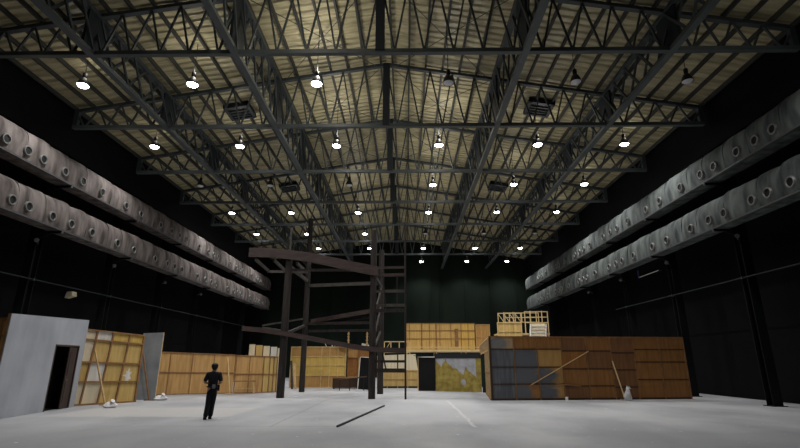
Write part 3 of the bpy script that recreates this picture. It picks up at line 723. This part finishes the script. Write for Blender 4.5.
# braces and sandbag on the box front
t=thing('timber_brace','long pale timber nailed diagonally across the brown box wall','brace',(6.05,24.26,.70),0)
MB().bar((0,0,0),(3.06,.33,1.58),.03,.11,(0,-1,.3)).build('board',M['batten'],t)
t=thing('timber_batten','short loose batten lying slanted low on the brown box wall','batten',(7.3,24.36,.76),0)
MB().bar((0,0,0),(1.25,.13,-.13),.03,.06,(0,-1,.3)).build('board',M['batten_brown'],t)
brace('thin pale stick propped on the brown box wall above the white sandbag',(10.30,24.72,1.82),(10.62,24.5,0),'batten_yellow',.04)
sandbag('tall crumpled white sandbag under the stick at the brown box wall',10.66,24.25,.27,5,1.7)
o=MB().lathe([(.06,0),(.075,.16),(.07,.16),(.055,.01)],14); c=o.build('paper_cup',M['cup']); c.location=(7.72,24.25,0.001); tag(c,'small white paper cup on the floor before the brown box wall','cup')

# railings, stairs and wall up behind the box
t=thing('stage_platform','high timber platform behind the brown box with cream plywood front','platform',(7.6,40.2,0),0)
MB().box(0,4.3,0,1.8,3.95,4.05).build('deck',M['batten_yellow'],t)
for i in range(3): MB().box(i*.66,i*.66+.64,-.03,-.01,2.8,4.9).build('front_sheet',M['ply_tan'],t)
for x in (.0,.5,.98,1.46,1.96): MB().box(x-.03,x+.03,-.08,-.03,2.8,4.95).build('stud',M['batten_yellow'],t)
for z in (3.6,4.2,4.9): MB().box(0,1.98,-.10,-.05,z-.03,z+.03).build('rail',M['batten_yellow'],t)
MB().box(3.2,4.2,.25,.28,2.8,4.9).build('front_sheet',M['ply_dark'],t)
for x in (.1,4.2):
    for y in (.1,1.7): MB().box(x-.06,x+.06,y-.06,y+.06,0,3.95).build('leg',M['batten'],t)
def railing(lab,x,y,z,w,h,diag):
    t=thing('timber_railing',lab,'railing',(x,y,z),0,'railings on the high platform')
    for zz in (0.03,h*.5,h-.03): 
        if diag and zz==h*.5: continue
        MB().box(0,w,-.03,.03,zz-.03,zz+.03).build('rail',M['batten_yellow'],t)
    k=4
    for i in range(k+1): MB().box(i*w/k-.03,i*w/k+.03,-.035,.035,-.85 if i in (0,k) else 0,h+(.05 if i%2 else 0)).build('post',M['batten_yellow'],t)
    if diag:
        for i in range(0,k,1): MB().bar((i*w/k,0,h-.05),((i+1)*w/k,0,.05),.035,.05).build('diagonal',M['batten_yellow'],t)
    return t
railing('pale timber railing with slanted braces on the high platform, left one',7.72,40.3,4.9,1.9,.82,True)
railing('pale timber railing of open squares on the high platform, right one',9.95,40.3,4.9,1.9,.95,False)
railing('pale timber railing at the rear of the high platform',8.6,41.8,5.05,2.9,.85,False)
t=thing('stair_flight','pale stair flight leaning up to the high platform behind the brown box','stairs',(9.75,39.0,0),0)
for s_ in (0,1.25):
    MB().bar((s_,-.3,2.3),(s_+.6,1.0,4.75),.06,.26).build('stringer',M['ply_white'],t)
for i in range(9):
    z=2.5+i*.26; y=-.2+i*.135; dx=.065*i
    MB().box(dx,1.25+dx,y-.02,y+.24,z,z+.05).build('tread',M['ply_white'],t); MB().box(dx,1.25+dx,y+.20,y+.23,z+.05,z+.26).build('riser',M['ply_cream'],t)
MB().box(.2,1.1,.9,1.0,0,2.6).build('support',M['batten'],t)

# ------------------------------------------------------------------ dark timber tower
t=thing('timber_tower','dark two storey timber tower of posts and sloping beams in mid hall','tower',(-6.46,25.68,0),0)
O=Vector((-6.46,25.68,0)); g=lambda x,y,z: Vector((x,y,z))-O
def post(x,y,h,w,mat='tower',nm='post',r=True):
    mb=MB().tube(g(x,y,0),g(x,y,h),w/2,12,w*.45); mb.smooth=True; mb.build(nm,M[mat],t)
post(-6.46,25.68,7.3,.42); post(-6.42,30.7,11.1,.36); post(-1.72,25.05,8.7,.36); post(-1.5,28.9,8.5,.36)
MB().tube(g(-6.42,25.60,6.9),g(-6.42,25.60,9.05),.05,8).build('thin_pole',M['tower_grey'],t)
MB().tube(g(-.03,24.85,0),g(-.03,24.85,9.0),.05,8).build('thin_pole',M['tower'],t)
def beam(nm,pts,w,h,mat):
    MB().path([g(*p_) for p_ in pts],w,h).build(nm,M[mat],t)
yb=lambda x: 25.68-(x+6.46)*.1324-.24
beam('upper_beam',[(x,yb(x),z) for x,z in ((-8.75,7.66),(-7.6,7.60),(-6.45,7.46),(-5.2,7.25),(-4.1,7.0),(-2.8,6.68),(-1.45,6.38))],.14,.52,'tower_red')
beam('lower_beam',[(x,yb(x),z) for x,z in ((-8.75,3.50),(-7.5,3.38),(-6.15,3.17),(-4.8,2.92),(-3.4,2.65),(-2.4,2.48),(-1.5,2.37),(-.03,2.32))],.14,.25,'tower_red')
# deck overhang and joists under the upper beam
def tb(nm,p_,q_,w,h,mat='tower'): MB().bar(g(*p_),g(*q_),w,h).build(nm,M[mat],t)
tb('joist',(-6.42,25.8,6.85),(-6.42,30.6,6.85),.12,.20,'tower_grey'); tb('joist',(-1.65,25.2,6.2),(-1.52,28.8,6.2),.12,.2)
tb('joist',(-8.35,25.75,7.25),(-8.35,28.3,7.1),.10,.16,'tower_grey'); tb('joist',(-7.3,25.7,7.2),(-7.3,28.3,7.08),.10,.16,'tower_grey'); tb('joist',(-6.0,25.6,7.0),(-6.0,28.3,7.0),.10,.16,'tower_grey')
tb('cross_joist',(-8.4,28.3,7.05),(-5.95,28.3,7.0),.1,.14,'tower_grey')
tb('cross_joist',(-6.4,30.68,6.55),(-1.5,28.98,6.45),.14,.20,'tower_grey')
tb('cross_joist',(-6.46,25.9,6.68),(-1.7,25.3,6.55),.1,.14)
tb('ramp_beam',(-6.0,30.5,4.25),(-1.6,28.9,4.82),.16,.24,'tower_red'); tb('ramp_beam',(-5.9,30.7,4.1),(-1.6,29.1,4.45),.1,.14,'tower')
tb('cross_joist',(-6.3,30.6,4.12),(-1.6,28.95,4.05),.14,.16); tb('cross_joist',(-6.3,30.6,3.65),(-1.6,28.95,3.6),.14,.14)
tb('ramp_beam',(-9.3,31.2,4.05),(-6.35,30.6,4.45),.07,.10,'tower_grey'); tb('ramp_beam',(-9.2,31.0,3.9),(-6.5,26.0,3.35),.07,.10,'tower_grey')
tb('joist',(-6.46,25.8,3.2),(-6.42,30.6,4.0),.1,.14); tb('joist',(-1.68,25.2,2.4),(-1.5,28.8,3.5),.1,.14)
tb('diagonal_brace',(-1.6,25.2,4.4),(-1.45,28.6,6.2),.08,.1); tb('diagonal_brace',(-1.6,25.2,3.2),(-1.5,28.7,5.0),.08,.1)
# ladder bay between the right posts and the thin pole
X0,X1=-1.6,-.03; yl=lambda x: 25.05-(x+1.72)*.12
for z,h,mat in ((6.62,.12,'tower_red'),(6.22,.16,'tower_red'),(5.36,.14,'tower_grey'),(4.62,.14,'tower_grey'),(4.35,.18,'tower'),(1.80,.12,'tower'),(1.36,.20,'tower')):
    tb('rung',(X0,yl(X0),z),(X1,yl(X1),z),.08,h,mat)
tb('stile',(-1.22,24.98,6.2),(-1.05,24.96,4.4),.07,.07); tb('stile',(-.46,24.9,6.2),(-.46,24.9,4.4),.06,.06)
tb('stile',(-1.22,24.98,2.3),(-1.0,24.95,1.36),.07,.07); tb('stile',(-.42,24.9,2.3),(-.42,24.9,1.36),.06,.06)
# bar lying on the floor
t=thing('steel_bar','long dark steel bar lying on the concrete floor in front of the tower','bar',(-1.95,14.4,0.026),0)
MB().bar((0,0,0),(1.04,6.6,0),.05,.05).build('bar',M['plate'],t)

# ------------------------------------------------------------------ man in black, seen from behind
def skin(name, verts, edges, radii, mat, parent, root=0, sub=2):
    me=bpy.data.meshes.new(name); me.from_pydata(verts,edges,[]); o=bpy.data.objects.new(name,me); COL.objects.link(o)
    me.materials.append(M[mat]); o.parent=parent
    sm=o.modifiers.new('skin','SKIN'); sm.use_smooth_shade=True
    lay=me.skin_vertices[0] if me.skin_vertices else None
    if lay is None:
        bm=bmesh.new(); bm.from_mesh(me); bm.verts.layers.skin.verify(); bm.to_mesh(me); bm.free(); lay=me.skin_vertices[0]
    for i,r in enumerate(radii): lay.data[i].radius=(r,r) if not isinstance(r,tuple) else r
    lay.data[root].use_root=True
    ss=o.modifiers.new('sub','SUBSURF'); ss.levels=sub; ss.render_levels=sub
    return o
man=thing('person','man in black shirt and trousers walking away across the floor, elbows bent','person',(-6.34,16.24,0),radians(8))
man.scale=(1.04,1.04,1.04)
V=[];E=[];R=[]
def jt(p_,r,prev=None):
    V.append(p_); R.append(r)
    if prev is not None: E.append((prev,len(V)-1))
    return len(V)-1
pel=jt((.02,0,.88),(.135,.10)); wai=jt((.02,-.01,1.03),(.13,.095),pel); che=jt((.025,-.01,1.22),(.155,.105),wai); shl=jt((.03,-.005,1.34),(.13,.09),che)
nk_=jt((.03,.0,1.41),.055,shl); hd0=jt((.03,.02,1.48),.072,nk_); hd1=jt((.03,.025,1.55),.088,hd0); hd2=jt((.03,.02,1.615),.075,hd1)
nose=jt((.03,.125,1.535),.014,hd1); chin=jt((.03,.085,1.475),.035,hd0)
for s in (-1,1): jt((.03+s*.092,.015,1.535),.018,hd1)
def hand(w, s, fwd):
    pm=jt((w[0]-s*.03,w[1]+.05,w[2]+.0),(.035,.022),None); E.append((wrist[s],pm))
    for i in range(4):
        o_=(i-1.5)*.019; L_=(.062,.075,.07,.055)[i]
        a_=jt((w[0]-s*.055,w[1]+.085,w[2]-o_),.0095,pm); b_=jt((w[0]-s*.075,w[1]+.085+L_*.4,w[2]-o_-.008),.009,a_); jt((w[0]-s*.10,w[1]+.085+L_*.45,w[2]-o_-.012),.0075,b_)
    a_=jt((w[0]-s*.02,w[1]+.06,w[2]+.035),.011,pm); b_=jt((w[0]-s*.045,w[1]+.085,w[2]+.05),.010,a_)
wrist={}
ARM={}
for s in (-1,1):
    sh=jt((.03+s*.17,-.005,1.335),.062,shl); el=jt((.025+s*.255,-.05,1.09),.045,sh); wr=jt((.02+s*.15,.15,1.045),.030,el); wrist[s]=wr
    ARM[s]=(V[sh],V[el],V[wr]); hand(V[wr],s,0)
LEG={}
for s,fy,kx in ((-1,-.05,-.07),(1,.14,.03)):
    hp=jt((.02+s*.075,0,.84),.092,pel); kn=jt((kx+.01,fy*.5+.03,.46),.062,hp); an=jt((kx-.025,fy,.085),.042,kn); tt_=jt((kx-.055,fy+.14,.045),.036,an); hl=jt((kx-.022,fy-.03,.045),.038,an)
    LEG[s]=(V[hp],V[kn],V[an],V[tt_],V[hl])
skin('body',V,E,R,'skin',man)
# shirt
V=[];E=[];R=[]
a0=jt((.02,0,.86),(.168,.130)); a1=jt((.02,-.01,1.05),(.158,.120),a0); a2=jt((.025,-.01,1.22),(.182,.13),a1); a3=jt((.03,-.005,1.345),(.15,.105),a2); a4=jt((.03,0,1.405),.068,a3)
for s in (-1,1):
    sh,el,wr=ARM[s]; b0=jt(sh,.082,a3); m_=tuple(sh[i]+(el[i]-sh[i])*.5 for i in range(3)); b1=jt(m_,.074,b0); e_=tuple(sh[i]+(el[i]-sh[i])*.97 for i in range(3)); jt(e_,.066,b1)
skin('shirt',V,E,R,'shirt',man)
V=[];E=[];R=[]
a0=jt((.02,0,.84),(.165,.125)); jt((.02,-.002,1.02),(.145,.108),a0)
for s in (-1,1):
    hp,kn,an,_,_=LEG[s]; b0=jt(hp,.108,a0); b1=jt(kn,.088,b0); jt((an[0],an[1],an[2]-.045),.076,b1)
skin('trousers',V,E,R,'trouser',man)
for s in (-1,1):
    V=[];E=[];R=[]
    _,_,an,to,hl=LEG[s]
    a0=jt((an[0],an[1],.07),.052); a1=jt((an[0]-.015,an[1]+.07,.05),.046,a0); jt((to[0],to[1]+.02,.042),.040,a1); jt((hl[0],hl[1],.046),.044,a0)
    skin('shoe',V,E,R,'shoe',man)
hb=MB().lathe([(.050,1.462),(.082,1.50),(.101,1.545),(.105,1.585),(.094,1.63),(.066,1.662),(.0,1.677)],20)
hm=[(x+.03,y*1.12+(-.004 if y<0 else -.012),z+(.05*max(0,y/.1) if z<1.56 else 0)) for x,y,z in hb.v]; hb.v=hm
hb.build('hair',M['hair'],man)
MB().lathe([(.176,.945),(.180,.965),(.174,.98)],20,c=(.02,0,0)).build('belt',M['shoe'],man)
pch=MB().box(-.05,.05,-.04,.03,-.06,.06).build('belt_pouch',M['pouch'],man,.02); pch.location=(.09,-.16,.97); pch.rotation_euler=(0,0,radians(12))
rd=MB().box(-.035,.035,-.03,.03,-.09,.09).build('radio',M['shoe'],man,.012); rd.location=(.215,-.05,.93)
MB().tube((.215,-.05,1.0),(.215,-.05,1.12),.008,6).build('aerial',M['shoe'],man)

# ------------------------------------------------------------------ camera and world
cam=bpy.data.cameras.new('camera'); co=bpy.data.objects.new('camera',cam); COL.objects.link(co)
cam.sensor_width=36; cam.lens=36*473/800; cam.clip_end=300
co.location=(0,0,1.77)
co.rotation_euler=(radians(90+16.265),0,radians(.698))
S.camera=co
w=bpy.data.worlds.new('world'); S.world=w; w.use_nodes=True
w.node_tree.nodes['Background'].inputs[0].default_value=(.02,.02,.025,1); w.node_tree.nodes['Background'].inputs[1].default_value=0
vs_=S.view_settings; vs_.view_transform='Standard'; vs_.look='None'; vs_.exposure=0.6; vs_.gamma=1; vs_.use_curve_mapping=False
